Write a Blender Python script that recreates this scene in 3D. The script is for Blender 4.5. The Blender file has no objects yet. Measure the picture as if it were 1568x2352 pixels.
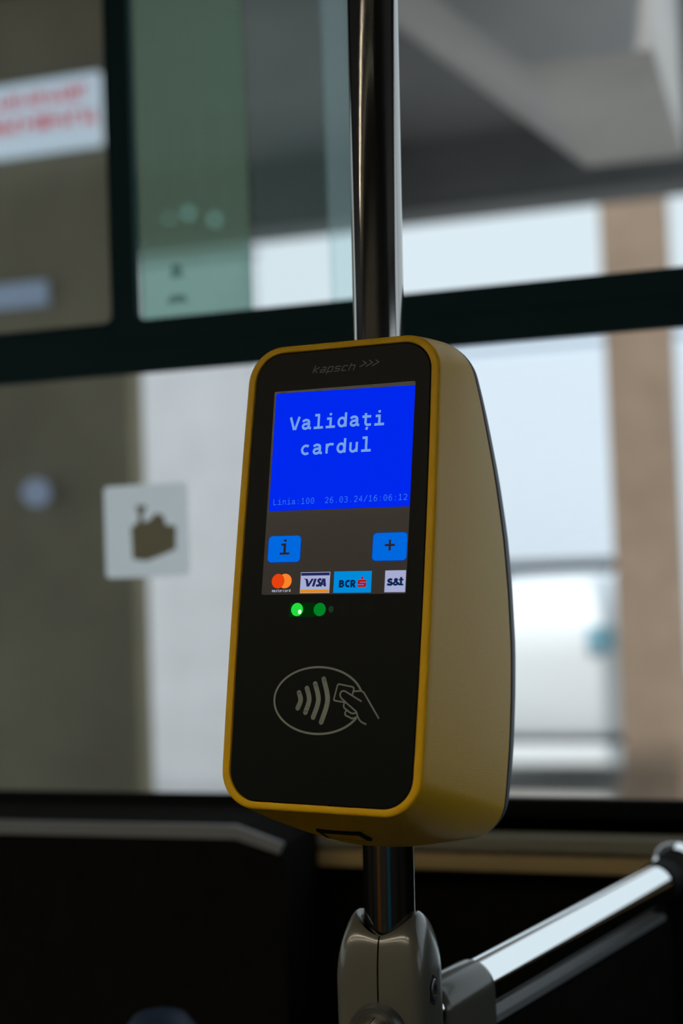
import bpy, bmesh, math, random
import numpy as np
from mathutils import Vector, Matrix
random.seed(4)
R = math.radians
scene = bpy.context.scene

# ------------------------------------------------------------------ camera
def cam_basis(yaw, pitch, roll):
    y, p, r = R(yaw), R(pitch), R(roll)
    F = Vector((-math.sin(y) * math.cos(p), math.cos(y) * math.cos(p), math.sin(p)))
    Rt = Vector((math.cos(y), math.sin(y), 0))
    U = Rt.cross(F)
    R2 = math.cos(r) * Rt - math.sin(r) * U
    U2 = math.cos(r) * U + math.sin(r) * Rt
    return R2, U2, F
cd = bpy.data.cameras.new('camera')
cam = bpy.data.objects.new('camera', cd)
scene.collection.objects.link(cam)
cr, cu, cf = cam_basis(18, 2.4, 2.1)
M = Matrix((cr, cu, -cf)).transposed().to_4x4()
M.translation = Vector((0, 0, 1.35))
cam.matrix_world = M
cd.sensor_fit = 'HORIZONTAL'
cd.sensor_width = 24.0
cd.lens = 50.0
cd.clip_start = 0.02
cd.dof.use_dof = True
cd.dof.focus_distance = 0.945
cd.dof.aperture_fstop = 3.3
scene.camera = cam

# ------------------------------------------------------------------ light
w = bpy.data.worlds.new('hazy_sky')
scene.world = w
w.use_nodes = True
bg = w.node_tree.nodes['Background']
bg.inputs[0].default_value = (0.78, 0.88, 0.95, 1)
bg.inputs[1].default_value = 1.0
sd = bpy.data.lights.new('sun', 'SUN')
sd.energy = 3.2
sd.angle = R(2)
sd.color = (1.0, 0.97, 0.93)
sun = bpy.data.objects.new('sun', sd)
scene.collection.objects.link(sun)
sun.rotation_euler = Vector((-0.12, 0.50, -0.87)).to_track_quat('-Z', 'Y').to_euler()
vs = scene.view_settings
vs.view_transform = 'Standard'
vs.look = 'None'
vs.exposure = 0.0
vs.gamma = 1.0
vs.use_curve_mapping = False

# ------------------------------------------------------------------ materials
def mat(name, col, rough=0.5, metal=0.0, spec=0.5, emit=None, emit_s=1.0, noise=None, bump=None, coat=0.0):
    m = bpy.data.materials.new(name)
    m.use_nodes = True
    nt = m.node_tree
    b = nt.nodes['Principled BSDF']
    b.inputs['Base Color'].default_value = (*col, 1)
    b.inputs['Roughness'].default_value = rough
    b.inputs['Metallic'].default_value = metal
    b.inputs['Specular IOR Level'].default_value = spec
    b.inputs['Coat Weight'].default_value = coat
    if emit:
        b.inputs['Emission Color'].default_value = (*emit, 1)
        b.inputs['Emission Strength'].default_value = emit_s
    tc = None
    if noise or bump:
        tc = nt.nodes.new('ShaderNodeTexCoord')
    if noise:
        sc, amt, dt = noise
        n = nt.nodes.new('ShaderNodeTexNoise')
        n.inputs['Scale'].default_value = sc
        n.inputs['Detail'].default_value = dt
        rp = nt.nodes.new('ShaderNodeValToRGB')
        rp.color_ramp.elements[0].position = 0.3
        rp.color_ramp.elements[1].position = 0.7
        rp.color_ramp.elements[0].color = (*[c * (1 - amt) for c in col], 1)
        rp.color_ramp.elements[1].color = (*[min(1, c * (1 + amt)) for c in col], 1)
        nt.links.new(tc.outputs['Object'], n.inputs['Vector'])
        nt.links.new(n.outputs['Fac'], rp.inputs['Fac'])
        nt.links.new(rp.outputs['Color'], b.inputs['Base Color'])
    if bump:
        sc, st, dist = bump
        n2 = nt.nodes.new('ShaderNodeTexNoise')
        n2.inputs['Scale'].default_value = sc
        n2.inputs['Detail'].default_value = 3
        bp = nt.nodes.new('ShaderNodeBump')
        bp.inputs['Strength'].default_value = st
        bp.inputs['Distance'].default_value = dist
        nt.links.new(tc.outputs['Object'], n2.inputs['Vector'])
        nt.links.new(n2.outputs['Fac'], bp.inputs['Height'])
        nt.links.new(bp.outputs['Normal'], b.inputs['Normal'])
    return m

def glass(name, tint, gloss=0.05, haze=0.0, hazecol=(0.6, 0.8, 0.8)):
    m = bpy.data.materials.new(name)
    m.use_nodes = True
    nt = m.node_tree
    nt.nodes.clear()
    out = nt.nodes.new('ShaderNodeOutputMaterial')
    tr = nt.nodes.new('ShaderNodeBsdfTransparent')
    tr.inputs[0].default_value = (*tint, 1)
    gl = nt.nodes.new('ShaderNodeBsdfGlossy')
    gl.inputs['Roughness'].default_value = 0.02
    mx = nt.nodes.new('ShaderNodeMixShader')
    mx.inputs[0].default_value = gloss
    nt.links.new(tr.outputs[0], mx.inputs[1])
    nt.links.new(gl.outputs[0], mx.inputs[2])
    last = mx
    if haze:
        tl = nt.nodes.new('ShaderNodeBsdfTranslucent')
        tl.inputs[0].default_value = (*hazecol, 1)
        m2 = nt.nodes.new('ShaderNodeMixShader')
        m2.inputs[0].default_value = haze
        nt.links.new(mx.outputs[0], m2.inputs[1])
        nt.links.new(tl.outputs[0], m2.inputs[2])
        last = m2
    nt.links.new(last.outputs[0], out.inputs[0])
    return m

def emis(name, col, s=1.0):
    m = bpy.data.materials.new(name)
    m.use_nodes = True
    nt = m.node_tree
    nt.nodes.clear()
    out = nt.nodes.new('ShaderNodeOutputMaterial')
    e = nt.nodes.new('ShaderNodeEmission')
    e.inputs[0].default_value = (*col, 1)
    e.inputs[1].default_value = s
    nt.links.new(e.outputs[0], out.inputs[0])
    return m

def backlit(name, col, k):
    m = bpy.data.materials.new(name)
    m.use_nodes = True
    nt = m.node_tree
    nt.nodes.clear()
    out = nt.nodes.new('ShaderNodeOutputMaterial')
    a = nt.nodes.new('ShaderNodeBsdfDiffuse')
    b = nt.nodes.new('ShaderNodeBsdfTranslucent')
    a.inputs[0].default_value = b.inputs[0].default_value = (*col, 1)
    mx = nt.nodes.new('ShaderNodeMixShader')
    mx.inputs[0].default_value = k
    nt.links.new(a.outputs[0], mx.inputs[1])
    nt.links.new(b.outputs[0], mx.inputs[2])
    nt.links.new(mx.outputs[0], out.inputs[0])
    return m

def lin(r, g, b):
    f = lambda c: (c / 255 / 12.92) if c <= 10 else ((c / 255 + 0.055) / 1.055) ** 2.4
    return (f(r), f(g), f(b))

def led_mat(name, a, b_, scale=2600):
    m = bpy.data.materials.new(name)
    m.use_nodes = True
    nt = m.node_tree
    nt.nodes.clear()
    out = nt.nodes.new('ShaderNodeOutputMaterial')
    e = nt.nodes.new('ShaderNodeEmission')
    ck = nt.nodes.new('ShaderNodeTexChecker')
    ck.inputs['Scale'].default_value = scale
    ck.inputs['Color1'].default_value = (*a, 1)
    ck.inputs['Color2'].default_value = (*b_, 1)
    tc = nt.nodes.new('ShaderNodeTexCoord')
    nt.links.new(tc.outputs['Object'], ck.inputs['Vector'])
    nt.links.new(ck.outputs['Color'], e.inputs[0])
    nt.links.new(e.outputs[0], out.inputs[0])
    return m

MT = dict(
    yellow=mat('mustard_paint', (0.66, 0.375, 0.0), 0.42, spec=0.2, bump=(1500, 0.35, 0.0006)),
    panel=mat('black_panel_plastic', (0.0036, 0.0050, 0.0048), 0.42, spec=0.10, bump=(2500, 0.15, 0.0003)),
    gasket=mat('black_rubber', (0.004, 0.005, 0.006), 0.7, spec=0.2),
    cover=mat('slate_plastic', (0.030, 0.050, 0.085), 0.5, bump=(1800, 0.2, 0.0004)),
    steel=mat('brushed_steel', (0.40, 0.39, 0.375), 0.10, 1.0),
    chrome=mat('polished_chrome', (0.92, 0.94, 0.95), 0.06, 1.0),
    greycast=mat('grey_lacquer_cast', (0.10, 0.10, 0.085), 0.22, spec=0.5, coat=0.3),
    bolt=mat('dark_bolt_steel', (0.09, 0.10, 0.10), 0.35, 0.6),
    black=mat('black_frame', (0.004, 0.005, 0.005), 0.6, spec=0.12),
    frit=mat('flare_tinted_black_frame', (0.05, 0.11, 0.11), 0.6, spec=0.12),  # black rubber with the teal veil of lens flare put into its colour
    wallblk=mat('charcoal_bus_panel', (0.009, 0.009, 0.007), 0.85, spec=0.03, noise=(40, 0.2, 3)),
    bluefab=mat('dark_blue_plastic', (0.002, 0.013, 0.045), 0.6),
    ledge=mat('grey_ledge_metal', (0.30, 0.32, 0.34), 0.4, 0.3),
    trimg=mat('grey_trim', (0.30, 0.28, 0.21), 0.5),
    trimb=mat('tan_trim', (0.52, 0.38, 0.17), 0.5),
    floor=mat('bus_floor_vinyl', (0.03, 0.03, 0.028), 0.7, noise=(60, 0.4, 4)),
    ceil=mat('bus_ceiling_panel', (0.06, 0.06, 0.055), 0.7),
    interior=mat('bus_interior_panel', (0.03, 0.029, 0.025), 0.7),
    orange=mat('orange_grab_pole', (0.20, 0.085, 0.010), 0.4),
    blueseat=mat('blue_seat_fabric', (0.0, 0.12, 0.24), 0.7),
    lampstrip=emis('ceiling_lamp_glow', (1.0, 0.87, 0.64), 46.0),
    print_=mat('grey_panel_print', (0.21, 0.24, 0.21), 0.6),
    brand=mat('dark_grey_panel_print', (0.13, 0.15, 0.14), 0.6),
    blue=emis('screen_blue', lin(0, 40, 238)),
    lcd=mat('lcd_glass', (0.012, 0.010, 0.009), 0.25, spec=0.4, emit=lin(46, 41, 37), emit_s=0.8),
    tx1=emis('screen_text', lin(116, 160, 226)),
    tx2=emis('screen_small_text', lin(52, 118, 232)),
    btn=emis('button_blue', lin(0, 104, 222)),
    btnedge=emis('button_edge_blue', lin(0, 60, 170)),
    dark=emis('screen_dark_ink', lin(42, 36, 38)),
    mcred=emis('logo_red', lin(228, 66, 14)),
    mcor=emis('logo_orange', lin(250, 132, 44)),
    white=emis('screen_white', lin(166, 172, 208)),
    wtext=emis('screen_white_text', lin(190, 196, 225)),
    navy=emis('logo_navy', lin(32, 36, 86)),
    gold=emis('logo_gold', lin(226, 138, 20)),
    cyan=emis('logo_cyan', lin(0, 138, 218)),
    bcr=emis('logo_deep_blue', lin(4, 32, 76)),
    red=emis('logo_deep_red', lin(178, 18, 8)),
    led1=led_mat('led_bright_green', (0.04, 1.0, 0.08), (0.0, 0.40, 0.02)),
    led2=led_mat('led_green', (0.0, 0.36, 0.03), (0.0, 0.09, 0.008)),
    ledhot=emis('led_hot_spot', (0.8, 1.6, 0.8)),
    ledglow=emis('led_window_glow', (0.0, 0.022, 0.0015)),
    leddot=emis('sensor_dot', lin(24, 52, 28)),
    ledoff=mat('led_off', (0.0055, 0.0075, 0.0058), 0.42, spec=0.10),
    glass=glass('bus_glass', (0.97, 0.985, 0.985), 0.008),
    film=glass('green_film_glass', (0.58, 0.76, 0.74), 0.008, 0.24, (0.52, 0.58, 0.42)),
    filmedge=glass('film_edge_strip', (0.90, 0.97, 0.97), 0.01, 0.16, (0.66, 0.84, 0.86)),
    hazeglass=glass('hazy_glass', (0.97, 0.985, 0.985), 0.008, 0.05, (0.35, 0.60, 0.55)),
    sticker=backlit('white_sticker', (0.93, 0.97, 0.99), 0.9),
    stickbrown=backlit('brown_sticker_print', (0.27, 0.22, 0.13), 0.6),
    smudge=glass('grey_tint_print', (0.42, 0.48, 0.48), 0.0),
    concrete=mat('bounce_lit_concrete', (0.44, 0.42, 0.41), 0.85, noise=(1.5, 0.2, 5), bump=(12, 0.3, 0.02)),  # canopy concrete for the haunch, light bounced off the ground put into its colour
    soffit=mat('shaded_concrete', (0.13, 0.132, 0.138), 0.9, noise=(1.2, 0.25, 5)),  # same canopy concrete, with shade put into its colour
    pier=mat('olive_concrete', (0.25, 0.222, 0.15), 0.9, noise=(2, 0.18, 5), bump=(14, 0.3, 0.02)),
    column=mat('brown_concrete', (0.30, 0.215, 0.155), 0.85, noise=(4, 0.12, 5), bump=(20, 0.3, 0.01)),
    kiosk=mat('pale_grey_render', (0.52, 0.54, 0.575), 0.8, noise=(3, 0.06, 4)),
    shutter=mat('white_shutter', (0.70, 0.77, 0.85), 0.6),
    ground=mat('asphalt', (0.42, 0.41, 0.39), 0.9, noise=(3, 0.15, 6)),
    van=mat('white_car_paint', (0.84, 0.88, 0.92), 0.3, coat=0.4),
    vandark=mat('dark_glass', (0.02, 0.024, 0.03), 0.2),
    vanblue=mat('teal_badge', (0.25, 0.50, 0.62), 0.4),
    signw=mat('white_sign_board_added_glow', (0.80, 0.86, 0.90), 0.5, emit=(0.23, 0.30, 0.37)),  # emission added to brighten the board under the canopy
    signred=mat('red_lettering_added_glow', (0.62, 0.05, 0.05), 0.5, emit=(0.20, 0.035, 0.04)),  # added emission keeps the red from going dark in dim light
    platew=mat('pale_blue_plate', (0.55, 0.68, 0.90), 0.5),
    globeglow=emis('wall_globe_glow', (0.14, 0.18, 0.25), 1.0),
    dotlamp=emis('canopy_lamp_glow', (0.50, 0.75, 0.80), 1.3),
)

# ------------------------------------------------------------------ helpers
def obj(name, me_or_bm, m, parent=None, smooth=False, matrix=None):
    if isinstance(me_or_bm, bmesh.types.BMesh):
        me = bpy.data.meshes.new(name)
        me_or_bm.to_mesh(me)
        me_or_bm.free()
    else:
        me = me_or_bm
    o = bpy.data.objects.new(name, me)
    scene.collection.objects.link(o)
    if not me.materials:
        me.materials.append(MT[m] if isinstance(m, str) else m)
    if smooth:
        for p in me.polygons:
            p.use_smooth = True
    if parent:
        o.parent = parent
    if matrix is not None:
        o.matrix_world = matrix
    return o

def tag(o, label, cat, group=None):
    o['label'] = label
    o['category'] = cat
    if group:
        o['group'] = group
    return o

def struct(o, label=None):
    o['kind'] = 'structure'
    if label:
        o['label'] = label
    return o

def empty(name, loc=(0, 0, 0)):
    o = bpy.data.objects.new(name, None)
    scene.collection.objects.link(o)
    o.location = loc
    o.empty_display_size = 0.05
    return o

def pydata(name, v, f):
    me = bpy.data.meshes.new(name)
    me.from_pydata([tuple(p) for p in v], [], f)
    me.update()
    return me

def fix(bm):
    bmesh.ops.recalc_face_normals(bm, faces=bm.faces)
    return bm

def boxes(L, bevel=0.0, seg=2):
    bm = bmesh.new()
    for (x0, x1, y0, y1, z0, z1) in L:
        r = bmesh.ops.create_cube(bm, size=1)
        for v in r['verts']:
            v.co = Vector(((x0 + x1) / 2 + v.co.x * (x1 - x0), (y0 + y1) / 2 + v.co.y * (y1 - y0), (z0 + z1) / 2 + v.co.z * (z1 - z0)))
    if bevel:
        bmesh.ops.bevel(bm, geom=list(bm.edges), offset=bevel, segments=seg, affect='EDGES', profile=0.6)
    return fix(bm)

def loft(rings, cap0=False, cap1=False, closed=True):
    """rings: list of lists of points, same count"""
    n = len(rings[0])
    v = [p for r in rings for p in r]
    f = []
    for i in range(len(rings) - 1):
        for j in range(n if closed else n - 1):
            k = (j + 1) % n
            f.append((i * n + j, i * n + k, (i + 1) * n + k, (i + 1) * n + j))
    if cap0:
        f.append(tuple(range(n))[::-1])
    if cap1:
        f.append(tuple(range((len(rings) - 1) * n, len(rings) * n)))
    bm = bmesh.new()
    vs_ = [bm.verts.new(Vector(p)) for p in v]
    for q in f:
        try:
            bm.faces.new([vs_[i] for i in q])
        except ValueError:
            pass
    return fix(bm)

def tube(path, rad, n=40, cap=True):
    rings = []
    P = [Vector(p) for p in path]
    up = Vector((0, 0, 1))
    for i, p in enumerate(P):
        t = (P[min(i + 1, len(P) - 1)] - P[max(i - 1, 0)]).normalized()
        a = t.cross(up)
        if a.length < 0.05:
            a = t.cross(Vector((0, 1, 0)))
        a.normalize()
        b = a.cross(t).normalized()
        r = rad[i] if isinstance(rad, (list, tuple)) else rad
        rings.append([p + a * (r * math.cos(2 * math.pi * k / n)) + b * (r * math.sin(2 * math.pi * k / n)) for k in range(n)])
    return loft(rings, cap, cap)

def lathe(prof, n=40, axis=(0, 0, 0)):
    c = Vector(axis)
    rings = [[c + Vector((r * math.cos(2 * math.pi * k / n), r * math.sin(2 * math.pi * k / n), z)) for k in range(n)] for r, z in prof]
    return loft(rings, True, True)

def autosmooth(o, ang=40):
    me = o.data
    for p in me.polygons:
        p.use_smooth = True
    me.set_sharp_from_angle(angle=R(ang))
    return o

# ------------------------------------------------------------------ THE SETTING: bus interior
YW = 1.55
ZB0, ZB1, ZS, ZT = 1.598, 1.662, 1.095, 2.16
ML0, ML1 = -0.787, -0.7555
XL, XR, YB, YF, ZC = -4.6, 3.6, 1.66, -0.95, 2.30
struct(obj('floor', boxes([(XL, XR, YF, YB, -0.04, 0)]), 'floor'), 'dark vinyl bus floor')
struct(obj('ceiling', boxes([(XL, XR, YF, YB, ZC, ZC + 0.05)]), 'ceil'), 'grey bus ceiling panel')
wb = struct(obj('wall_back', boxes([(XL, XR, YW, YB, 0, ZS - 0.02), (XL, XR, YW, YB, ZT, ZC), (XL, XL + 1.2, YW, YB, ZS - 0.02, ZT), (XR - 0.6, XR, YW, YB, ZS - 0.02, ZT)]), 'wallblk'), 'charcoal lower wall of the bus below the window')
wf = struct(obj('wall_front', boxes([(XL, XR, YF - 0.06, YF, 0, 1.0), (XL, XR, YF - 0.06, YF, 2.05, ZC)] + [(x, x1, YF - 0.06, YF, 1.0, 2.05) for x, x1 in ((-4.6, -4.4), (-2.9, 3.6))]), 'interior'), 'bus side wall behind the viewer')
struct(obj('wall_left', boxes([(XL - 0.06, XL, YF, YB, 0, 1.1), (XL - 0.06, XL, YF, YB, 2.1, ZC), (XL - 0.06, XL, YF, YF + 0.1, 1.1, 2.1), (XL - 0.06, XL, YB - 0.1, YB, 1.1, 2.1)]), 'interior'), 'bus end wall with windscreen')
struct(obj('wall_right', boxes([(XR, XR + 0.06, YF, YB, 0, 1.1), (XR, XR + 0.06, YF, YB, 2.1, ZC), (XR, XR + 0.06, YF, YF + 0.1, 1.1, 2.1), (XR, XR + 0.06, YB - 0.1, YB, 1.1, 2.1)]), 'interior'), 'bus rear wall with window')

# window frames (black): sill, rail, mullions
def rrect_hole(x0, x1, z0, z1, r, y, n=6):
    pts = []
    for cx, cz, a in ((x1 - r, z1 - r, 0), (x0 + r, z1 - r, 90), (x0 + r, z0 + r, 180), (x1 - r, z0 + r, 270)):
        for k in range(n + 1):
            t = R(a + 90 * k / n)
            pts.append(Vector((cx + r * math.cos(t), y, cz + r * math.sin(t))))
    return pts

def frame_ring(name, x0, x1, z0, z1, wdt, r, y0, y1, m, parent=None):
    """frame whose opening has rounded corners"""
    inn0 = rrect_hole(x0, x1, z0, z1, r, y0)
    n = len(inn0)
    out0 = rrect_hole(x0 - wdt, x1 + wdt, z0 - wdt, z1 + wdt, 0.0001, y0)
    inn1 = [p + Vector((0, y1 - y0, 0)) for p in inn0]
    out1 = [p + Vector((0, y1 - y0, 0)) for p in out0]
    rings = [out1, out0, inn0, inn1, out1]
    return obj(name, loft(rings), m, parent)

XWR = 1.5          # right end of the big window
w1 = empty('window_1')
struct(w1, 'large lower bus window with black surround')
bar_mid = 0.5 * (ZB0 + ZB1)
obj('window_rail', boxes([(XL + 1.2, XR - 0.6, YW, YW + 0.012, ZB0, ZB1)], 0.004), 'frit', w1)
obj('window_sill', boxes([(XL + 1.2, XR - 0.6, YW, YW + 0.012, ZS - 0.05, ZS)], 0.004), 'black', w1)
obj('window_post', boxes([(XWR, XWR + 0.09, YW, YW + 0.05, ZS, ZB0)], 0.004), 'frit', w1)
obj('window_post', boxes([(-2.2, -2.11, YW, YW + 0.05, ZS, ZB0)], 0.004), 'frit', w1)
obj('pane', boxes([(-2.11, XWR, YW + 0.022, YW + 0.027, ZS, ZB0)]), 'glass', w1)
w2 = empty('window_2')
struct(w2, 'upper sliding bus window with green tinted pane')
frame_ring('window_frame', ML1 + 0.002, 0.62, ZB1, ZT - 0.03, 0.0295, 0.010, YW - 0.003, YW + 0.010, 'frit', w2)
obj('pane', boxes([(-0.480, 0.62, YW + 0.030, YW + 0.034, ZB1, ZT)]), 'glass', w2)
obj('hazy_pane', boxes([(-0.612, -0.512, YW + 0.030, YW + 0.034, ZB1, ZT)]), 'hazeglass', w2)
obj('tinted_pane', boxes([(ML1, -0.612, YW + 0.018, YW + 0.022, ZB1, ZT)]), 'film', w2)
obj('pane_edge', boxes([(-0.512, -0.480, YW + 0.016, YW + 0.024, ZB1, ZT)]), 'filmedge', w2)
w3 = empty('window_3')
struct(w3, 'upper bus window left of the mullion')
frame_ring('window_frame', -2.11, ML0, ZB1, ZT - 0.03, 0.002, 0.010, YW - 0.003, YW + 0.010, 'frit', w3)
obj('pane', boxes([(-2.11, ML0, YW + 0.025, YW + 0.030, ZB1, ZT)]), 'glass', w3)
# wall trims below the window
struct(obj('trim_1', boxes([(-0.60, XR - 0.6, 1.515, YW, 1.043, 1.0595)], 0.003), 'trimg'), 'grey trim strip under the window')
struct(obj('trim_2', boxes([(-0.60, XR - 0.6, 1.515, YW, 1.0215, 1.039)], 0.003), 'trimb'), 'tan trim strip under the window')

# ceiling lamps, behind the camera
for i, yy in enumerate((-0.60, -0.15)):
    L = empty('ceiling_lamp', (0, yy, ZC))
    tag(L, ['long warm ceiling lamp above the far seats behind the viewer', 'long warm ceiling lamp above the aisle behind the viewer'][i], 'lamp', 'bus ceiling lamps')
    obj('lamp_housing', boxes([(-2.6, 0.2, -0.036, -0.032, -0.040, 0), (-2.6, 0.2, 0.032, 0.036, -0.040, 0), (-2.6, -2.596, -0.032, 0.032, -0.040, 0), (0.196, 0.2, -0.032, 0.032, -0.040, 0)]), 'black', L)
    obj('diffuser', boxes([(-2.55, 0.15, -0.03, 0.03, -0.012, -0.002)]), 'lampstrip', L)

# ------------------------------------------------------------------ OUTSIDE
GZ = -0.35
struct(obj('ground', boxes([(-40, 40, YB + 0.02, 60, GZ - 0.1, GZ), (-40, 40, -40, YF - 0.1, GZ - 0.1, GZ)]), 'ground'), 'grey asphalt ground of the bus station')
cn = struct(obj('canopy', boxes([(-4.7, -0.27, -4.0, 7.0, 3.5, 3.9)]), 'soffit'), 'shaded concrete canopy over the bus lane')
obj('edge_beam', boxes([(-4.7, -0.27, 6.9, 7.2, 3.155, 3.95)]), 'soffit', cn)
# pier on the left
tag(obj('pier', boxes([(-6.5, -2.228, 4.5, 4.62, GZ, 3.5)], 0.02), 'pier'), 'wide olive-brown concrete pier beyond the left window', 'pier')
# kiosk
kz = empty('kiosk', (-5.0, 9.6, GZ))
tag(kz, 'pale grey rendered wall beside the olive pier', 'kiosk wall')
obj('body', boxes([(-2.0, 1.22, 0, 0.2, 0, 4.07)], 0.02), 'kiosk', kz)
obj('coping', boxes([(-2.03, 1.24, -0.03, 0.23, 4.07, 4.13)], 0.01), 'kiosk', kz)
# column + haunch
cl = empty('column', (-0.98, 9.6, GZ))
tag(cl, 'brown concrete column right of the white car', 'column')
obj('shaft', boxes([(-0.215, 0.205, -0.2, 0.2, 0, 4.6)], 0.02), 'column', cl)
obj('base', boxes([(-0.26, 0.25, -0.25, 0.25, 0, 0.25)], 0.02), 'column', cl)
hp = [(-0.67, 2.745), (-0.33, 2.74), (-0.33, 3.52), (-1.53, 3.52)]
obj('haunch', loft([[Vector((x, y, z)) for x, z in hp] for y in (3.9, 5.0)], True, True), 'concrete', cn)
# shuttered building
bd = empty('shuttered_building', (-2.2, 16.5, GZ))
tag(bd, 'white building front with roller shutter beyond the car', 'building')
obj('wall', boxes([(-9, 9, 0.06, 3.0, 0, 4.35)]), 'shutter', bd)
for k in range(30):
    z = 0.75 + k * 0.115
    obj('shutter_slat', boxes([(-2.6, 2.4, 0.0, 0.06, z, z + 0.106)], 0.012, 1), 'shutter', bd)
obj('shutter_box', boxes([(-2.7, 2.5, -0.02, 0.06, 4.3, 4.5)], 0.02), 'shutter', bd)
# barrier rail (dark bar)
br = empty('barrier', (-2.6, 15.6, GZ))
tag(br, 'dark horizontal barrier rail behind the white car', 'barrier')
obj('rail', boxes([(-1.8, 0.62, -0.03, 0.03, 1.607, 1.738)], 0.01), 'vandark', br)
for x in (-1.7, -0.6, 0.55):
    obj('post', boxes([(x - 0.03, x + 0.03, -0.03, 0.03, 0, 1.607)], 0.006), 'vandark', br)
# white car seen end-on
def car():
    c = empty('car', (-1.88, 10.5, GZ))
    tag(c, 'white parked car behind the brown column', 'car')
    # side profile lofted over width: sections along Y (front at 0)
    secs = []
    hw = 0.80
    prof = [(0.00, 0.36, 0.72), (0.04, 0.30, 0.88), (0.35, 0.26, 0.98), (0.9, 0.25, 1.06), (1.5, 0.25, 1.50), (2.2, 0.25, 1.61), (3.2, 0.25, 1.60), (4.0, 0.25, 1.2), (4.15, 0.35, 0.8)]
    prof = [(0.00, 0.42, 1.00), (0.05, 0.36, 1.30), (0.30, 0.30, 1.50), (0.75, 0.25, 1.575), (1.5, 0.25, 1.60), (2.6, 0.25, 1.60), (3.6, 0.25, 1.55), (4.05, 0.30, 1.30), (4.15, 0.40, 0.9)]
    rings = []
    for y, z0, z1 in prof:
        h = hw * (0.90 if y < 0.02 or y > 4.1 else 1.0)
        pts = []
        for k in range(32):
            t = 2 * math.pi * k / 32
            cx, sx = math.cos(t), math.sin(t)
            e = 0.42
            pts.append(Vector((h * math.copysign(abs(cx) ** e, cx), y, (z0 + z1) / 2 + (z1 - z0) / 2 * math.copysign(abs(sx) ** e, sx))))
        rings.append(pts)
    autosmooth(obj('body', loft(rings, True, True), 'van', c), 50)
    obj('bumper', boxes([(-0.78, 0.78, -0.10, 0.05, 0.22, 0.38)], 0.05, 3), 'van', c)
    obj('bumper_gap', boxes([(-0.70, 0.70, -0.03, 0.05, 0.385, 0.43)], 0.006), 'vandark', c)
    obj('badge', boxes([(0.33, 0.52, -0.035, 0.02, 1.06, 1.23)], 0.01), 'vanblue', c)
    for sx in (-1, 1):
        for y in (0.75, 3.4):
            bm = bmesh.new()
            bmesh.ops.create_cone(bm, cap_ends=True, segments=28, radius1=0.3, radius2=0.3, depth=0.2, matrix=Matrix.Translation((sx * 0.70, y, 0.3)) @ Matrix.Rotation(R(90), 4, 'Y'))
            autosmooth(obj('wheel', bm, 'gasket', c))
    return c
car()
# sign on the pier with red lettering
sg = empty('sign_board', (-3.05, 4.46, 3.006))
tag(sg, 'white sign board with two lines of red lettering', 'sign')
obj('board', boxes([(-0.95, 0.772, -0.03, 0.0, -0.13, 0.13)], 0.005), 'signw', sg)
def red_line(z0, h, x0, x1, m):
    x = x0
    while x < x1 - 0.03:
        wd = random.choice((0.022, 0.03, 0.036))
        L = [(x, x + 0.009, -0.034, -0.0302, z0, z0 + h)]
        if random.random() < 0.75:
            L.append((x, x + wd, -0.034, -0.0302, z0 + random.choice((0, h * 0.42, h * 0.8)), z0 + h))
            L[-1] = (x, x + wd, -0.034, -0.0302, L[-1][4], min(z0 + h, L[-1][4] + h * 0.22))
        if random.random() < 0.6:
            L.append((x + wd - 0.009, x + wd, -0.034, -0.0302, z0, z0 + h * random.choice((0.55, 1.0))))
        obj('letter', boxes(L), m, sg)
        x += wd + 0.012
red_line(-0.052, 0.055, -0.06, 0.79, 'signred')
red_line(0.042, 0.046, -0.06, 0.77, 'signred')
# plate on the pier, and a glowing globe added for a bluish spot
tag(obj('wall_plate', boxes([(-2.80, -2.53, 4.47, 4.498, 2.34, 2.43)], 0.006), 'platew'), 'small pale blue plate on the olive pier under the sign', 'plate')
lp = empty('wall_glow_globe', (-2.585, 4.5, 1.67))
tag(lp, 'round pale glowing globe on the olive pier left of the sticker', 'lamp')
bm = bmesh.new()
bmesh.ops.create_uvsphere(bm, u_segments=20, v_segments=12, radius=0.05)
autosmooth(obj('globe', bm, 'globeglow', lp))
lp.children[0].location = (0, -0.040, 0)
obj('mount', boxes([(-0.02, 0.02, -0.03, 0.0, -0.03, 0.03)], 0.004), 'vandark', lp)
# three small lamps hanging under the canopy
for i, (x, z) in enumerate(((-2.74, 3.02), (-2.642, 3.035), (-2.51, 2.99))):
    d = empty('hanging_lamp', (x, 6.0, 3.5))
    tag(d, ['faint leftmost of three small hanging lamps', 'topmost of three small hanging lamps', 'rightmost of three small hanging lamps'][i], 'lamp', 'small lamps under the canopy')
    bm = bmesh.new()
    bmesh.ops.create_uvsphere(bm, u_segments=14, v_segments=8, radius=0.020 if i else 0.012)
    b = autosmooth(obj('bulb', bm, 'dotlamp', d))
    b.location = (0, 0, z - 3.5)
    obj('cord', boxes([(-0.003, 0.003, -0.003, 0.003, z - 3.5 + 0.012, 0)]), 'vandark', d)

# ------------------------------------------------------------------ TICKET VALIDATOR
TILT = R(9.7135)
ST, CT = math.sin(TILT), math.cos(TILT)
vex = Vector((0.99010392, -0.13915003, -0.01820687))
vn0 = Vector((-0.1391731, -0.99026807, 0.0))
vez = Vector((0.01802968, -0.00253391, 0.99983424))
vc = Vector((-0.2962529, 0.88237823, 1.35185477))
MV = Matrix((vex, -vn0, vez)).transposed().to_4x4()
MV.translation = vc
val = empty('ticket_validator')
val.matrix_world = MV
tag(val, 'mustard yellow ticket validator with blue screen mounted on the steel pole', 'ticket validator')

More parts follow.
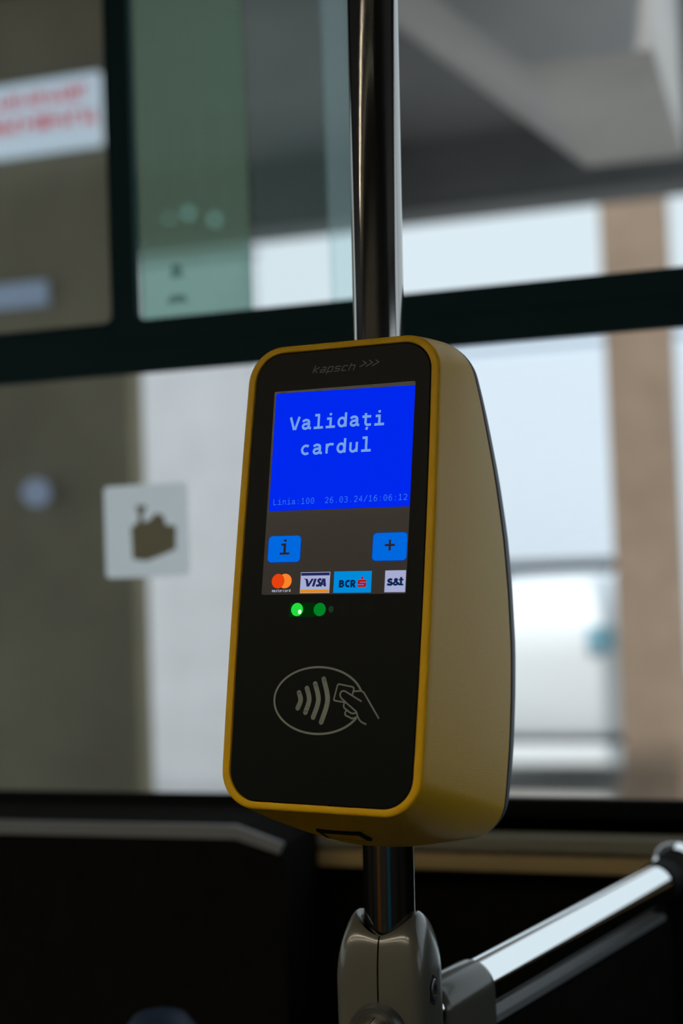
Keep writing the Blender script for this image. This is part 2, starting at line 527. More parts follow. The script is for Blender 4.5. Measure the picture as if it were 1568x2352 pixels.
def fp(u, v, o=0.0):
    """face coordinates in mm (u right, v up along the tilted face, o outward) -> validator local metres"""
    return Vector((u, v * ST - o * CT, v * CT + o * ST)) / 1000

_z = [-202, -197, -192, -187, -180, -162, -128, -95, -61, -18, 19, 60, 81, 113, 131, 138, 148, 156, 162]
_d = [112, 114, 117, 119.5, 122, 129, 137.5, 142, 144, 140, 133, 120, 111, 96.5, 86, 82, 76, 71, 67]
_zz = np.arange(-202, 162.1, 1.0)
_dd = np.interp(_zz, _z, _d)
_k = np.ones(15) / 15
_ds = np.convolve(np.pad(_dd, 7, mode='reflect', reflect_type='odd'), _k, 'valid')
def Dback(z):
    return float(np.interp(z, _zz, _ds))

def outline(hw, top, bot, rt, rb, bulge, nc=12, ns=24, ntb=10):
    """closed outline (a, b) counter-clockwise from right side bottom; sides bulge outward"""
    P = []
    def side(b):
        m = 0.5 * (top + bot)
        h = 0.5 * (top - bot)
        return hw + bulge * (1 - ((b - m) / h) ** 2)
    for k in range(ns):                                   # right side, going up
        b = bot + rb + (top - rt - bot - rb) * k / ns
        P.append((side(b), b))
    for k in range(nc):
        t = R(90 * k / nc)
        b = top - rt + rt * math.sin(t)
        P.append((side(b) - rt + rt * math.cos(t), b))
    xr = side(top) - rt
    for k in range(ntb):
        P.append((xr - 2 * xr * k / ntb, top))
    for k in range(nc):
        t = R(90 + 90 * k / nc)
        b = top - rt + rt * math.sin(t)
        P.append((-(side(b) - rt) + rt * math.cos(t), b))
    for k in range(ns):
        b = top - rt + (bot + rb - top + rt) * k / ns
        P.append((-side(b), b))
    for k in range(nc):
        t = R(180 + 90 * k / nc)
        b = bot + rb + rb * math.sin(t)
        P.append((-(side(b) - rb) + rb * math.cos(t), b))
    xb = side(bot) - rb
    for k in range(ntb):
        P.append((-xb + 2 * xb * k / ntb, bot))
    for k in range(nc):
        t = R(270 + 90 * k / nc)
        b = bot + rb + rb * math.sin(t)
        P.append((side(b) - rb + rb * math.cos(t), b))
    return P

def front(inset, o):
    r = 25 - inset * 0.85
    return [fp(u, v, o) for u, v in outline(71.1 - inset, 156.0 - inset * 0.85, -156.6 + inset * 0.85, r, r, 1.7)]
def backpts(inset, off):
    L = []
    for u, z in outline(71.0 - inset, 155.3 - inset, -188.5 + inset, 25, 19, 1.7):
        if z < -140:
            z -= 8.5 * max(0.0, 1 - (u / 71) ** 2) * min(1, (-140 - z) / 48)
        kk = float(np.interp(z, [-197, -186, -150, 20, 100, 156], [0.35, 0.6, 0.95, 1.0, 0.75, 0.45])) if off > 0 else 1.0
        L.append(Vector((u, Dback(z) + off * kk, z)) / 1000)
    return L
F0 = front(0, -2.4)
B0 = backpts(0, 0)
rings = [front(5.9, -4.0), front(5.9, -0.6), front(5.5, -0.1), front(5.0, 0.0), front(2.3, 0.0), front(1.2, -0.25), front(0.4, -0.95), F0]
for s in (0.04, 0.12, 0.25, 0.4, 0.55, 0.7, 0.85, 0.95, 1.0):
    ring = []
    for a, b in zip(F0, B0):
        q = a.lerp(b, s)
        wb_ = min(1.0, max(0.0, (-b.z * 1000 - 140) / 48))
        q.z -= 0.0115 * math.sin(math.pi * s) * max(0.0, 1 - (q.x / 0.071) ** 2) * wb_
        q.x += math.copysign(0.0012 * math.sin(math.pi * s), q.x) * min(1, abs(q.x) / 0.05)
        ring.append(q)
    rings.append(ring)
rings.append([Vector((p.x * 0.972, p.y, p.z * 0.985)) for p in B0])
hs = autosmooth(obj('housing', loft(rings), 'yellow', val), 45)
g = autosmooth(obj('gasket', loft([backpts(0.9, -0.8), backpts(0.9, 4.4), backpts(6, 4.4)]), 'gasket', val), 45)
cov = [backpts(1.2, 4.0), backpts(0.4, 4.3), backpts(0.3, 4.8), backpts(0.4, 12.0), backpts(1.4, 14.5), backpts(4.0, 17.0), backpts(9, 19.5), backpts(16, 21.5), backpts(26, 23)]
cv = autosmooth(obj('back_cover', loft(cov, False, True), 'cover', val), 45)
fpan = obj('front_panel', loft([front(6.6, -4.0), front(6.6, -1.1), front(7.0, -0.8)], False, True), 'panel', val)

# underside latch: shallow recess on the curved underside
def under(u, q, o=0.0):
    k = 1 - (u / 71) ** 2
    z = -154.5 - 34 * q - 8.5 * q * k - 11.5 * math.sin(math.pi * q) * k
    n = Vector((0, -0.48, -0.88))
    return (Vector((u, -26.5 + 134.5 * q, z)) + n * o) / 1000
def ring_u(L, o):
    return [under(u, q, o) for u, q in L]
LAT = [(-16.5, 0.235), (15.5, 0.235), (16.5, 0.355), (-16.0, 0.355)]
LI = [(-13.5, 0.262), (13.0, 0.262), (13.6, 0.348), (-13.6, 0.348)]
lat = obj('latch_recess', loft([ring_u(LAT, -1.5), ring_u(LAT, 0.25), ring_u(LI, 0.25), ring_u(LI, -0.4)]), 'gasket', val)
obj('latch', loft([ring_u(LI, -1.5), ring_u(LI, 0.12)], False, True), 'yellow', lat)

# ---- flat print: thick polylines
def spl(pts, n=8):
    P = [Vector((*p, 0)) for p in pts]
    out = []
    for i in range(len(P) - 1):
        p0, p1, p2, p3 = P[max(i - 1, 0)], P[i], P[i + 1], P[min(i + 2, len(P) - 1)]
        for k in range(n):
            t = k / n
            q = 0.5 * ((2 * p1) + (p2 - p0) * t + (2 * p0 - 5 * p1 + 4 * p2 - p3) * t * t + (3 * p1 - p0 - 3 * p2 + p3) * t ** 3)
            out.append((q.x, q.y))
    out.append((P[-1].x, P[-1].y))
    return out

def arc(cx, cy, rx, ry, a0, a1, n=24):
    return [(cx + rx * math.cos(R(a0 + (a1 - a0) * k / n)), cy + ry * math.sin(R(a0 + (a1 - a0) * k / n))) for k in range(n + 1)]

class Print:
    """flat print on the validator face: polygons in face millimetres, thin as ink or one pixel layer"""
    def __init__(s):
        s.v, s.f = [], []
    def poly(s, pts):
        b = len(s.v)
        s.v += list(pts)
        s.f.append(tuple(range(b, b + len(pts))))
    def line(s, pts, wd, closed=False, rnd=False, wy=None):
        pts = [p for i, p in enumerate(pts) if i == 0 or (abs(p[0] - pts[i - 1][0]) + abs(p[1] - pts[i - 1][1])) > 1e-6]
        n = len(pts)
        L, Rr = [], []
        for i in range(n):
            a = pts[i - 1] if i > 0 else (pts[-1] if closed else None)
            c = pts[i + 1] if i < n - 1 else (pts[0] if closed else None)
            p = pts[i]
            def nrm(q, r):
                dx, dy = r[0] - q[0], r[1] - q[1]
                l = math.hypot(dx, dy) or 1
                return (-dy / l, dx / l)
            if a and c:
                n1, n2 = nrm(a, p), nrm(p, c)
                mx, my = n1[0] + n2[0], n1[1] + n2[1]
                l = math.hypot(mx, my) or 1
                mx, my = mx / l, my / l
                k = 1 / max(0.45, mx * n1[0] + my * n1[1])
                mx, my = mx * k, my * k
            else:
                mx, my = nrm(a, p) if a else nrm(p, c)
            L.append((p[0] + mx * wd / 2, p[1] + my * wd / 2))
            Rr.append((p[0] - mx * wd / 2, p[1] - my * wd / 2))
        for i in range(n if closed else n - 1):
            k = (i + 1) % n
            s.poly([L[i], Rr[i], Rr[k], L[k]])
        if rnd:
            for p in (pts[0], pts[-1]):
                s.poly(arc(p[0], p[1], wd / 2, wd / 2, 0, 360, 16)[:-1])
    def build(s, name, m, parent, o, label=None):
        me = pydata(name, [fp(u, v, o) for u, v in s.v], s.f)
        ob = obj(name, fix_me(me), m, parent)
        if label:
            ob['label'] = label
        return ob

def fix_me(me):
    bm = bmesh.new()
    bm.from_mesh(me)
    out = Vector((0, -CT, ST))
    for f in bm.faces:
        f.normal_update()
        if f.normal.dot(out) < 0:
            f.normal_flip()
    bm.to_mesh(me)
    bm.free()
    return me

def rrect(x0, x1, y0, y1, r, n=6):
    P = []
    for cx, cy, a in ((x1 - r, y1 - r, 0), (x0 + r, y1 - r, 90), (x0 + r, y0 + r, 180), (x1 - r, y0 + r, 270)):
        P += [(cx + r * math.cos(R(a + 90 * k / n)), cy + r * math.sin(R(a + 90 * k / n))) for k in range(n + 1)]
    return P

# glyphs on a 10-wide cell, cap height 10, x-height 7.6, written as strokes
G = {
    'V': [[(1.3, 10), (4.6, 0)], [(8.7, 10), (5.4, 0)]],
    'a': [spl([(1.9, 5.7), (2.7, 6.7), (4.6, 7.1), (6.5, 6.4), (7.0, 4.9), (7.0, 1.8), (7.6, 0.8), (8.9, 0.75)]), spl([(7.0, 4.2), (4.6, 4.1), (2.6, 3.5), (2.0, 2.2), (2.7, 0.9), (4.4, 0.55), (6.2, 1.3), (7.0, 2.6)])],
    'l': [[(1.9, 10.3), (5.8, 10.3)], [(5.1, 10.9), (5.1, 0.6)], [(1.2, 0.65), (9.0, 0.65)]],
    'i': [[(5.0, 9.4), (5.0, 11.2)], [(2.0, 7.0), (5.8, 7.0)], [(5.1, 7.6), (5.1, 0.6)], [(1.2, 0.65), (9.0, 0.65)]],
    'd': [[(7.6, 10.9), (7.6, 0)], arc(4.55, 3.75, 2.75, 3.15, 0, 360)],
    't': [spl([(4.0, 9.6), (4.0, 5.5), (4.0, 2.2), (4.9, 0.85), (6.6, 0.65), (8.4, 0.95)]), [(1.2, 6.95), (8.3, 6.95)]],
    ',': [[(5.6, -1.0), (4.7, -3.0)]],
    'c': [arc(5.2, 3.75, 3.2, 3.15, 48, 312)],
    'r': [[(2.7, 7.5), (2.7, 0)], spl([(2.7, 4.2), (3.7, 6.2), (5.6, 7.0), (8.3, 6.7)])],
    'u': [spl([(2.3, 7.5), (2.3, 4.0), (2.4, 1.8), (3.8, 0.6), (5.6, 0.8), (7.4, 2.6)]), [(7.4, 7.5), (7.4, 0)]],
    'n': [[(2.3, 7.5), (2.3, 0)], spl([(2.3, 5.0), (3.8, 6.9), (5.8, 7.1), (7.3, 5.8), (7.4, 4.0), (7.4, 0)])],
    'L': [[(2.2, 10), (2.2, 0.4), (8.4, 0.4)]],
    ':': [[(5, 0), (5, 1.5)], [(5, 5.6), (5, 7.1)]],
    '.': [[(5, 0), (5, 1.6)]],
    '/': [[(2, -0.6), (8, 10.6)]],
    '0': [arc(5, 5, 3.1, 4.8, 0, 360), [(5, 4.2), (5, 5.8)]],
    '1': [[(2.2, 8.2), (5, 9.8), (5, 0.4)], [(1.8, 0.4), (8.2, 0.4)]],
    '2': [spl([(2.0, 7.8), (3.4, 9.5), (5.8, 9.6), (7.6, 7.9), (7.0, 5.4), (4.4, 2.6), (2.0, 0.4)]), [(2.0, 0.4), (8.0, 0.4)]],
    '3': [spl([(2.0, 8.6), (4.2, 9.8), (7.0, 8.9), (7.3, 6.9), (5.8, 5.4), (4.0, 5.1)]), spl([(4.0, 5.1), (6.6, 4.7), (7.9, 2.8), (6.8, 0.7), (4.4, 0.0), (1.9, 1.0)])],
    '4': [[(6.6, 0), (6.6, 9.8), (1.6, 2.9), (8.6, 2.9)]],
    '6': [spl([(7.5, 9.0), (5.8, 9.8), (3.4, 8.6), (2.1, 5.2), (2.2, 2.4)]), arc(5, 3.1, 2.9, 3.0, 0, 360)],
    'm': [[(1, 7), (1, 0)], spl([(1, 5), (2.5, 6.8), (4.6, 6.6), (5, 4.8), (5, 0)]), spl([(5, 5), (6.5, 6.8), (8.6, 6.6), (9, 4.8), (9, 0)])],
    's': [spl([(7.6, 6.2), (5.6, 7.1), (3.2, 6.6), (2.8, 5.0), (5.0, 3.9), (7.4, 2.9), (7.2, 1.0), (5.0, 0.2), (2.2, 0.9)])],
    'e': [[(2, 3.9), (8, 3.9)], arc(5, 3.6, 3.1, 3.4, 5, 315)],
    '+': [[(5, 1.6), (5, 8.4)], [(1.6, 5), (8.4, 5)]],
}
def text(P, s, u0, v0, pitch, height, wd, slant=0.0):
    x = u0
    for ch in s:
        for st in G.get(ch, []):
            pts = [(x + p[0] * pitch / 10 + slant * p[1] * height / 10, v0 + p[1] * height / 10) for p in st]
            P.line(pts, wd, closed=False)
        if ch != '~':
            x += pitch
    return x

# ---- screen
scr = Print(); scr.poly(rrect(-50.2, 54.7, -16.4, 123.8, 0.8))
screen = scr.build('screen', 'lcd', val, -0.70)
b = Print(); b.poly([(-48.7, 40.4), (54.7, 40.2), (54.7, 121.0), (-48.7, 122.6)]); b.build('blue_field', 'blue', screen, -0.62)
t = Print()
text(t, 'Valida', -37.35, 95.9, 8.98, 9.05, 1.75)
xx = -37.35 + 6 * 8.98
for ch in 't,': text(t, ch, xx, 95.6, 8.98, 9.05, 1.75)
text(t, 'i', xx + 8.98, 95.5, 8.98, 9.05, 1.75)
text(t, 'cardul', -27.9, 78.2, 8.95, 9.05, 1.75)
t.build('message_lettering', 'tx1', screen, -0.55)
t = Print(); text(t, 'Linia:100  26.03.24/16:06:12', -46.1, 44.5, 3.545, 3.95, 0.42); t.build('status_lettering', 'tx2', screen, -0.55)
def button(x0, x1, y0, y1, glyph):
    p = Print(); p.poly(rrect(x0 - 0.35, x1 + 0.35, y0 - 0.35, y1 + 0.35, 2.9)); e = p.build('button', 'btnedge', screen, -0.64)
    p = Print(); p.poly(rrect(x0, x1, y0, y1, 2.6)); p.build('button_face', 'btn', screen, -0.60)
    glyph()
def g_i():
    p = Print(); p.line([(-34.6, 19.2), (-34.6, 20.8)], 2.0); p.line([(-37.4, 17.3), (-33.9, 17.3)], 1.5); p.line([(-34.7, 18.0), (-34.7, 10.8)], 1.9); p.line([(-38.4, 11.2), (-31.0, 11.2)], 1.4); p.build('button_symbol', 'dark', screen, -0.55)
def g_p():
    p = Print(); p.line([(38.4, 15.2), (45.6, 15.2)], 1.5); p.line([(42.0, 18.7), (42.0, 11.6)], 1.6); p.build('button_symbol', 'dark', screen, -0.55)
button(-47.1, -22.9, 5.5, 23.1, g_i)
button(30.0, 53.9, 5.2, 23.2, g_p)
# card logos on the screen
p = Print(); p.poly(arc(-33.0, -7.3, 5.0, 4.9, 0, 360, 40)[:-1]); p.build('logo_disc', 'mcor', screen, -0.60)
p = Print(); p.poly(arc(-38.2, -7.3, 4.8, 4.9, 0, 360, 40)[:-1]); p.build('logo_disc', 'mcred', screen, -0.56)
p = Print(); text(p, 'mastercard', -42.4, -14.6, 1.41, 1.75, 0.26); p.build('logo_lettering', 'wtext', screen, -0.56)
p = Print(); p.poly([(-21.4, -15.6), (0.3, -15.6), (0.3, -1.6), (-21.4, -1.6)]); p.build('logo_card', 'white', screen, -0.62)
p = Print(); p.poly([(-21.1, -3.9), (-0.1, -3.9), (-0.1, -2.0), (-21.1, -2.0)]); p.build('logo_bar', 'navy', screen, -0.58)
p = Print(); p.poly([(-21.1, -15.3), (-0.1, -15.3), (-0.1, -13.3), (-21.1, -13.3)]); p.build('logo_bar', 'gold', screen, -0.58)
p = Print()
p.poly([(-18.9, -5.85), (-16.6, -6.0), (-15.7, -6.8), (-14.8, -11.2), (-16.6, -11.2), (-17.5, -6.8)])
p.poly([(-13.3, -6.0), (-11.5, -6.0), (-14.8, -11.2), (-16.4, -11.2)])
p.poly([(-11.2, -6.0), (-9.4, -6.0), (-10.9, -11.2), (-12.7, -11.2)])
p.line(spl([(-5.9, -6.75), (-7.3, -6.5), (-8.2, -7.3), (-7.5, -8.4), (-6.8, -9.5), (-7.7, -10.5), (-9.7, -10.45)]), 1.55)
p.line([(-6.5, -11.2), (-4.3, -6.0)], 1.6); p.line([(-3.9, -6.0), (-3.1, -11.2)], 1.7); p.line([(-5.6, -9.7), (-3.4, -9.7)], 1.1)
p.build('logo_lettering', 'navy', screen, -0.56)
p = Print(); p.poly([(3.2, -15.5), (30.2, -15.5), (30.2, -1.45), (3.2, -1.45)]); p.build('logo_card', 'cyan', screen, -0.62)
p = Print()
p.line([(7.75, -7.2), (7.75, -12.0)], 1.4); p.line(spl([(7.5, -7.75), (9.2, -7.75), (10.0, -8.5), (9.2, -9.3), (7.8, -9.4)]), 1.15); p.line(spl([(7.8, -9.5), (9.5, -9.5), (10.3, -10.4), (9.4, -11.45), (7.5, -11.45)]), 1.15)
p.line(spl([(14.7, -7.85), (13.3, -7.75), (12.3, -8.5), (12.1, -9.8), (12.7, -11.1), (14.6, -11.4)]), 1.3)
p.line([(16.05, -7.2), (16.05, -12.0)], 1.4); p.line(spl([(15.8, -7.75), (17.5, -7.75), (18.3, -8.6), (17.5, -9.7), (16.0, -9.8)]), 1.15); p.line([(17.1, -9.7), (18.5, -12.0)], 1.4)
p.build('logo_lettering', 'bcr', screen, -0.56)
p = Print(); p.poly(rrect(20.4, 26.7, -11.9, -7.1, 1.0)); p.poly(arc(23.6, -5.9, 0.9, 0.95, 0, 360)[:-1]); p.build('logo_emblem', 'red', screen, -0.58)
p = Print(); p.line([(21.9, -8.75), (26.8, -8.75)], 0.38); p.line([(20.3, -10.35), (25.1, -10.35)], 0.38); p.build('logo_slit', 'cyan', screen, -0.55)
p = Print(); p.poly([(39.7, -15.4), (54.2, -15.4), (54.2, -1.35), (39.7, -1.35)]); p.build('logo_card', 'white', screen, -0.62)
p = Print()
p.line(spl([(44.9, -7.5), (43.4, -7.1), (42.2, -7.7), (42.6, -8.6), (44.2, -9.1), (44.8, -10.0), (43.6, -10.6), (41.4, -10.3)]), 1.45)
p.line(spl([(50.0, -10.6), (48.6, -9.5), (46.7, -7.7), (47.4, -6.9), (48.3, -7.4), (47.6, -8.4), (46.1, -9.5), (46.5, -10.5), (48.0, -10.5), (49.5, -9.1)]), 1.3)
p.line([(51.1, -5.7), (51.0, -10.6)], 1.6); p.line([(49.4, -7.4), (52.8, -7.4)], 1.0); p.line([(49.9, -10.6), (52.8, -10.6)], 1.1)
p.build('logo_lettering', 'bcr', screen, -0.56)

# ---- brand print, indicator lights, contactless symbol on the black panel
p = Print()
def kap(x, st, wd=0.62):
    for q in st:
        p.line([(x + a * 0.46 + 0.43 * b_ * 0.39, 135.0 + b_ * 0.39 - (x + 22) * 0.012) for a, b_ in q], wd)
kap(-22.0, [[(0.5, 0), (0.5, 13.4)], [(8.6, 9.6), (1.6, 4.8), (8.2, 0)]])
kap(-16.7, [[(1.4, 9.2), (7.6, 9.2), (8.2, 8.4), (8.2, 0.8), (1.6, 0.8), (0.9, 1.6), (0.9, 4.2), (1.6, 5.0), (8.2, 5.0)]])
kap(-11.3, [[(0.9, -3.2), (0.9, 9.2), (7.6, 9.2), (8.4, 8.4), (8.4, 1.6), (7.6, 0.8), (0.9, 0.8)]])
kap(-5.9, [[(8.6, 9.2), (1.6, 9.2), (0.9, 8.4), (0.9, 5.8), (1.6, 5.0), (7.6, 5.0), (8.3, 4.2), (8.3, 1.6), (7.6, 0.8), (0.4, 0.8)]])
kap(-0.5, [[(8.4, 9.2), (1.7, 9.2), (0.9, 8.4), (0.9, 1.6), (1.7, 0.8), (8.0, 0.8)]])
kap(4.9, [[(0.9, 0), (0.9, 13.0)], [(0.9, 9.2), (7.6, 9.2), (8.4, 8.4), (8.4, 0)]])
for k in range(3):
    x = 13.6 + k * 4.65
    p.line([(x + 2.0, 140.7), (x + 4.6, 138.9), (x - 0.2, 136.6)], 0.62)
p.build('brand_lettering', 'brand', fpan, -0.74)
p = Print(); p.poly(rrect(-28.6, -9.6, -31.3, -21.9, 0.3)); p.build('indicator_window', 'ledglow', fpan, -0.76)
for i, (cx, m) in enumerate(((-22.7, 'led1'), (-6.0, 'led2'), (10.8, 'ledoff'), (27.3, 'ledoff'))):
    q = Print(); q.poly(arc(cx, -26.35, 4.45, 4.4, 0, 360, 40)[:-1])
    q.build('indicator_light', m, fpan, -0.70, ['bright green indicator light', 'dim green indicator light', None, None][i])
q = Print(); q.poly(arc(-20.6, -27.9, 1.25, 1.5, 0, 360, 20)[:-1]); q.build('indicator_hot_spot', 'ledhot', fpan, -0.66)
q = Print(); q.poly(arc(2.3, -26.2, 1.9, 2.2, 0, 360, 24)[:-1]); q.build('sensor_dot', 'leddot', fpan, -0.70)

p = Print()
A = arc(-3.5, -85.3, 32.0, 21.4, 18, 331, 80)
p.line(A, 1.35)
for L, wd in (([(-17.6, -80.7), (-16.1, -85.4), (-17.9, -90.6)], 3.3), ([(-12.0, -77.7), (-9.9, -85.0), (-12.1, -93.2)], 3.3), ([(-6.2, -74.7), (-3.2, -85.0), (-6.3, -96.2)], 3.3), ([(-0.2, -71.5), (3.4, -85.0), (-0.3, -99.1)], 3.3)):
    p.line(spl(L, 12), wd, rnd=True)
W1 = 0.95
p.line([(20.6, -82.0), (21.7, -77.4), (21.4, -76.5), (20.6, -76.1), (11.2, -74.6), (10.4, -74.7), (9.9, -75.4), (7.9, -83.9), (8.0, -84.8), (8.8, -85.2), (15.5, -86.0)], W1)
p.line([(27.5, -85.2), (16.2, -79.3)], W1)
p.line(spl([(16.2, -79.3), (14.6, -78.8), (12.9, -79.4), (12.1, -81.2), (12.9, -83.3)]), W1)
p.line(spl([(12.9, -83.3), (18.0, -87.2), (22.4, -90.4), (24.3, -92.0), (25.3, -94.6), (27.7, -97.8), (31.6, -99.5)]), W1)
p.line(spl([(21.5, -79.0), (24.5, -78.7), (26.8, -78.6), (28.6, -79.4), (30.0, -81.2)]), W1)
p.line([(30.0, -81.2), (40.2, -95.7)], W1)
p.line(spl([(15.9, -86.0), (15.1, -87.6), (15.6, -89.6), (18.0, -91.2), (20.0, -92.5), (21.9, -92.9), (24.6, -92.4)]), W1)
p.line(spl([(17.5, -91.2), (16.4, -92.4), (16.8, -94.2), (19.2, -95.2), (21.4, -96.1), (23.4, -95.6), (25.6, -94.7)]), W1)
p.build('contactless_symbol', 'print_', fpan, -0.74)

# ------------------------------------------------------------------ POLE
pole_pts = [(-0.2891 + (z - 1.1092) * 0.0195, 0.966, z) for z in (2.298, 1.5, 1.0, 0.5, 0.03)]
pl = empty('grab_pole', (pole_pts[-1][0], 0.966, 0))
tag(pl, 'vertical stainless steel grab pole carrying the yellow validator', 'pole')
po = autosmooth(obj('tube', tube([Vector(q) - pl.location for q in pole_pts], 0.0182, 64), 'steel', pl))
autosmooth(obj('floor_flange', lathe([(0.045, 0), (0.045, 0.006), (0.024, 0.02), (0.024, 0.04)]), 'greycast', pl))

# ------------------------------------------------------------------ CLAMP on the pole
PX, PY = -0.2905, 0.965
ck = empty('pole_clamp', (PX, PY, 0.985))
tag(ck, 'grey two-part cast clamp around the pole below the validator', 'clamp')
def clamp_half(sgn):
    rings = []
    nphi = 40
    gap = 0.0006
    for i in range(22):
        t = i / 21
        ring = []
        for k in range(nphi + 1):
            phi = -math.pi / 2 + math.pi * k / nphi      # x>=0 half, from -Y to +Y
            c, s = math.cos(phi), math.sin(phi)
            ztop = 0.1145 + 0.0125 * (abs(c) ** 1.6)
            ax, ay, e = 0.0325, 0.0300, 6.0
            rb = (abs(c / ax) ** e + abs(s / ay) ** e) ** (-1 / e)
            rp = 0.0184
            # vertical wall, then a rounded shoulder that closes on the pole
            if t < 0.35:
                z = (ztop - 0.042) * t / 0.35
                r = rb
            elif t < 0.93:
                q = (t - 0.35) / 0.58 * math.pi / 2
                z = ztop - 0.042 + 0.042 * math.sin(q)
                tip = rp + 0.0022
                r = tip + (rb - tip) * math.cos(q) ** 1.05
            else:
                q = (t - 0.93) / 0.07
                z = ztop - 0.004 * q
                r = rp + 0.0022 * (1 - q)
            x = sgn * max(gap, r * c)
            ring.append(Vector((x, r * s, z)))
        rings.append(ring)
    # close the seam face: back down inside along the pole
    rings.append([Vector((sgn * max(gap, 0.0184 * math.cos(-math.pi / 2 + math.pi * k / nphi)), 0.0184 * math.sin(-math.pi / 2 + math.pi * k / nphi), 0.0)) for k in range(nphi + 1)])
    rings.append(rings[0])
    bm = loft(rings, closed=False)
    # seam side faces
    bm.verts.ensure_lookup_table()
    n = nphi + 1
    for col in (0, nphi):
        loop = [bm.verts[i * n + col] for i in range(23)]
        try:
            bm.faces.new(loop)
        except ValueError:
            pass
    return fix(bm)
for sg_ in (-1, 1):
    autosmooth(obj('clamp_half', clamp_half(sg_), 'greycast', ck), 35)
def hexring(r, x, cy, cz):
    return [Vector((x, cy + r * math.sin(2 * math.pi * k / 6), cz + r * math.cos(2 * math.pi * k / 6))) for k in range(6)]
by, bz = -0.005, 0.075
hx = obj('bolt_recess', loft([hexring(0.0105, 0.028, by, bz), hexring(0.0105, 0.0329, by, bz), hexring(0.0092, 0.0329, by, bz), hexring(0.0092, 0.0310, by, bz)], False, True), 'gasket', ck)
def circ(r, x, cy, cz, n=28):
    return [Vector((x, cy + r * math.cos(2 * math.pi * k / n), cz + r * math.sin(2 * math.pi * k / n))) for k in range(n)]
autosmooth(obj('bolt', loft([circ(0.0078, 0.029, by, bz), circ(0.0078, 0.0332, by, bz), circ(0.0068, 0.0338, by, bz), circ(0.0042, 0.0338, by, bz), circ(0.0038, 0.0325, by, bz)], False, True), 'bolt', ck), 30)

# branch tube leaving the clamp toward the viewer
bt = empty('branch_rail', (PX, PY, 1.019))
tag(bt, 'steel branch rail running from the clamp toward the lower left', 'rail')
autosmooth(obj('tube', tube([(0, -0.020, 0.016), (-0.004, -0.06, 0.014), (-0.012, -0.16, 0.010), (-0.03, -0.40, 0.004), (-0.05, -0.8, -0.01)], 0.0182, 48), 'steel', bt))
autosmooth(obj('collar', tube([(0, -0.022, 0.018), (-0.0012, -0.034, 0.0175), (-0.0016, -0.038, 0.0175)], [0.0200, 0.0200, 0.0188], 48), 'bolt', bt), 35)

# ------------------------------------------------------------------ RAIL with panel to the right
ra, rb_ = Vector((-0.2595, 1.0454, 1.0338)), Vector((-0.1490, 1.382, 1.0440))
rd = (rb_ - ra).normalized()
rail = empty('hand_rail', ra)
tag(rail, 'polished steel hand rail with dark panel right of the clamp', 'rail')
autosmooth(obj('tube', tube([Vector((0, 0, 0)) - rd * 0.060, (rb_ - ra) * 0.5, rb_ - ra], 0.0180, 56), 'chrome', rail))
side = Vector((rd.y, -rd.x, 0)).normalized()
def bracket():
    rings = []
    for s, k in ((-0.050, 0.90), (-0.048, 0.97), (-0.044, 1.0), (0.012, 1.0), (0.016, 0.97), (0.0175, 0.92)):
        pts = []
        for j in range(25):
            t = math.pi * j / 24
            pts.append(rd * s + side * (0.0205 * k * math.cos(t)) + Vector((0, 0, 0.0205 * k * math.sin(t))))
        pts.append(rd * s - side * 0.0205 * k + Vector((0, 0, -0.11)))
        pts.append(rd * s + side * 0.0205 * k + Vector((0, 0, -0.11)))
        rings.append(pts)
    return loft(rings, True, True)
autosmooth(obj('end_bracket', bracket(), 'greycast', rail), 35)
# panel under the tube
def slab(p0, p1, z0, z1, th):
    c = [p0 + side * th / 2, p1 + side * th / 2, p1 - side * th / 2, p0 - side * th / 2]
    return loft([[q + Vector((0, 0, z0)) for q in c], [q + Vector((0, 0, z1)) for q in c]], True, True)
L_ = rb_ - ra
obj('panel', slab(rd * 0.02, L_ + rd * 0.02, -0.75, -0.033, 0.010), 'wallblk', rail)
obj('panel_edge', slab(rd * 0.018, L_ + rd * 0.0, -0.033, -0.0275, 0.014), 'ledge', rail)
# end fitting and post
fe = L_ + rd * 0.045 + Vector((0, 0, 0.004))
bm = bmesh.new()
bmesh.ops.create_uvsphere(bm, u_segments=40, v_segments=24, radius=0.026)
for v in bm.verts:
    v.co += fe
autosmooth(obj('end_fitting', bm, 'chrome', rail))
autosmooth(obj('fitting_collar', tube([L_ - rd * 0.002, L_ + rd * 0.030], 0.0195, 40), 'gasket', rail))
autosmooth(obj('post', tube([fe + Vector((0, 0, -0.018)), fe + Vector((0, 0, -1.05))], 0.0225, 40), 'black', rail))

# ------------------------------------------------------------------ LEDGE, STICKER, SEAT KNOB
lg = empty('heater_cover', (-0.585, 1.40, 0))
tag(lg, 'black heater cover with grey top edge under the left window', 'heater cover')
def yprism(pts, y0, y1):
    return loft([[Vector((x, y0, z)) for x, z in pts], [Vector((x, y1, z)) for x, z in pts]], True, True)
obj('body', yprism([(-2.4, 0.02), (0.045, 0.02), (0.050, 1.066), (0.0, 1.084), (-2.4, 1.081)], 0.004, 0.148), 'wallblk', lg)
obj('top_edge', yprism([(-2.4, 1.069), (0.0, 1.0725), (0.048, 1.058), (0.052, 1.069), (0.0, 1.0865), (-2.4, 1.084)], 0.0, 0.006), 'ledge', lg)

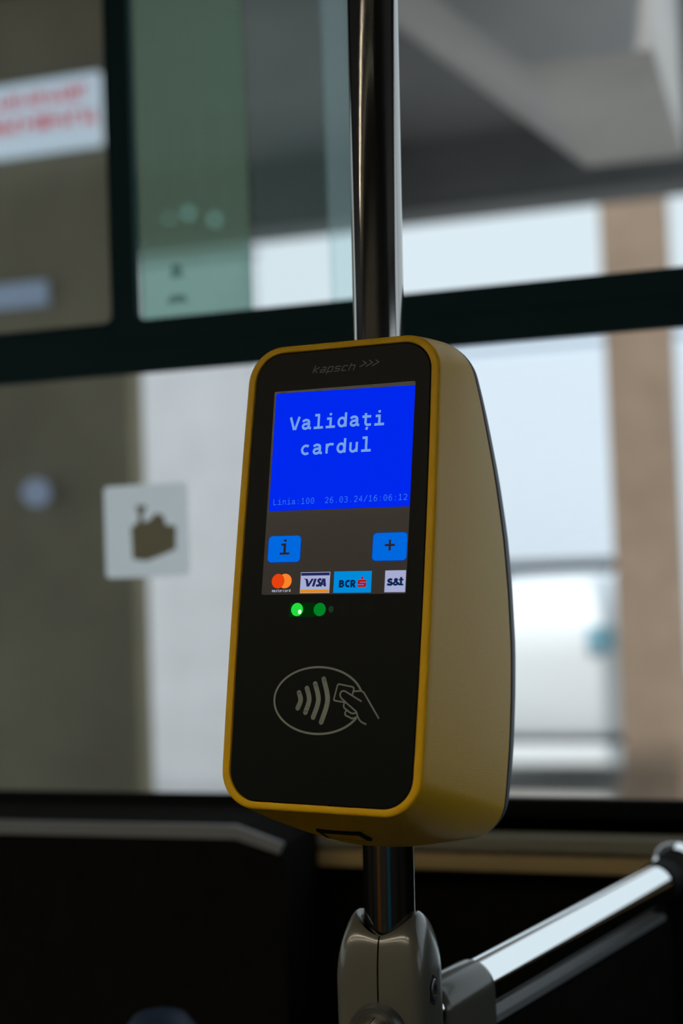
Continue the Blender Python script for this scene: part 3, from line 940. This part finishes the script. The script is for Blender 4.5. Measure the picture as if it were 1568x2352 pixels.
st = empty('window_sticker', (-0.7610, YW + 0.0215, 1.4085))
tag(st, 'white square sticker with brown pictogram on the left window', 'sticker')
def flat(pts, y):
    return pydata('flat', [Vector((x, y, z)) for x, z in pts], [tuple(range(len(pts)))])
def thick(pts, y0, y1):
    return loft([[Vector((x, y0, z)) for x, z in pts], [Vector((x, y1, z)) for x, z in pts]], True, True)
obj('backing', flat(rrect(-0.0560, 0.0560, -0.0565, 0.0565, 0.006), 0.0), 'sticker', st)
PIC = [(-0.020, -0.034), (-0.002, -0.037), (0.018, -0.031), (0.038, -0.024), (0.039, 0.004), (0.026, 0.006), (0.022, 0.018), (0.012, 0.021), (0.006, 0.014), (-0.004, 0.010), (-0.005, 0.018), (0.001, 0.031), (-0.014, 0.031), (-0.010, 0.018), (-0.012, 0.010), (-0.021, 0.005)]
PIC = [(x + 0.001, z) for x, z in PIC]
obj('pictogram', flat(PIC, -0.0006), 'stickbrown', st)
for i, (x, z, w_, h_) in enumerate(((-0.708, 1.721, 0.018, 0.016), (-0.708, 1.687, 0.030, 0.010))):
    bm = flat([(x - w_ / 2, z - h_ / 2), (x + w_ / 2, z - h_ / 2), (x + w_ / 2 * 0.6, z + h_ / 2), (x - w_ / 2 * 0.6, z + h_ / 2)], YW + 0.0172)
    tag(obj('glass_mark', bm, 'smudge'), ['small dark mark on the tinted pane', 'wide dark mark low on the tinted pane'][i], 'glass mark')

kn = empty('seat_knob', (-0.583, 1.20, 0.0))
tag(kn, 'dark blue rounded seat knob at the bottom edge', 'seat knob')
autosmooth(obj('knob', lathe([(0.012, 0.80), (0.030, 0.83), (0.040, 0.88), (0.041, 0.91), (0.036, 0.935), (0.024, 0.950), (0.008, 0.955)], 40), 'bluefab', kn))
autosmooth(obj('stem', lathe([(0.012, 0.0), (0.012, 0.80)], 20), 'black', kn))

# seats behind the viewer, mirrored in the pole
def seat(x, y, rz, m, label):
    c = empty('bus_seat', (x, y, 0))
    c.rotation_euler.z = R(rz)
    tag(c, label, 'seat', 'bus seats behind the viewer')
    obj('cushion', boxes([(-0.21, 0.21, -0.21, 0.21, 0.42, 0.50)], 0.03, 3), m, c)
    obj('backrest', boxes([(-0.21, 0.21, -0.27, -0.20, 0.46, 0.98)], 0.03, 3), m, c)
    obj('pedestal', boxes([(-0.05, 0.05, -0.08, 0.08, 0, 0.42)], 0.01), 'black', c)
seat(0.22, -0.62, 0, 'blueseat', 'blue fabric bus seat behind the viewer')
seat(-1.10, -0.45, -35, 'orange', 'orange bus seat behind the viewer on the left')
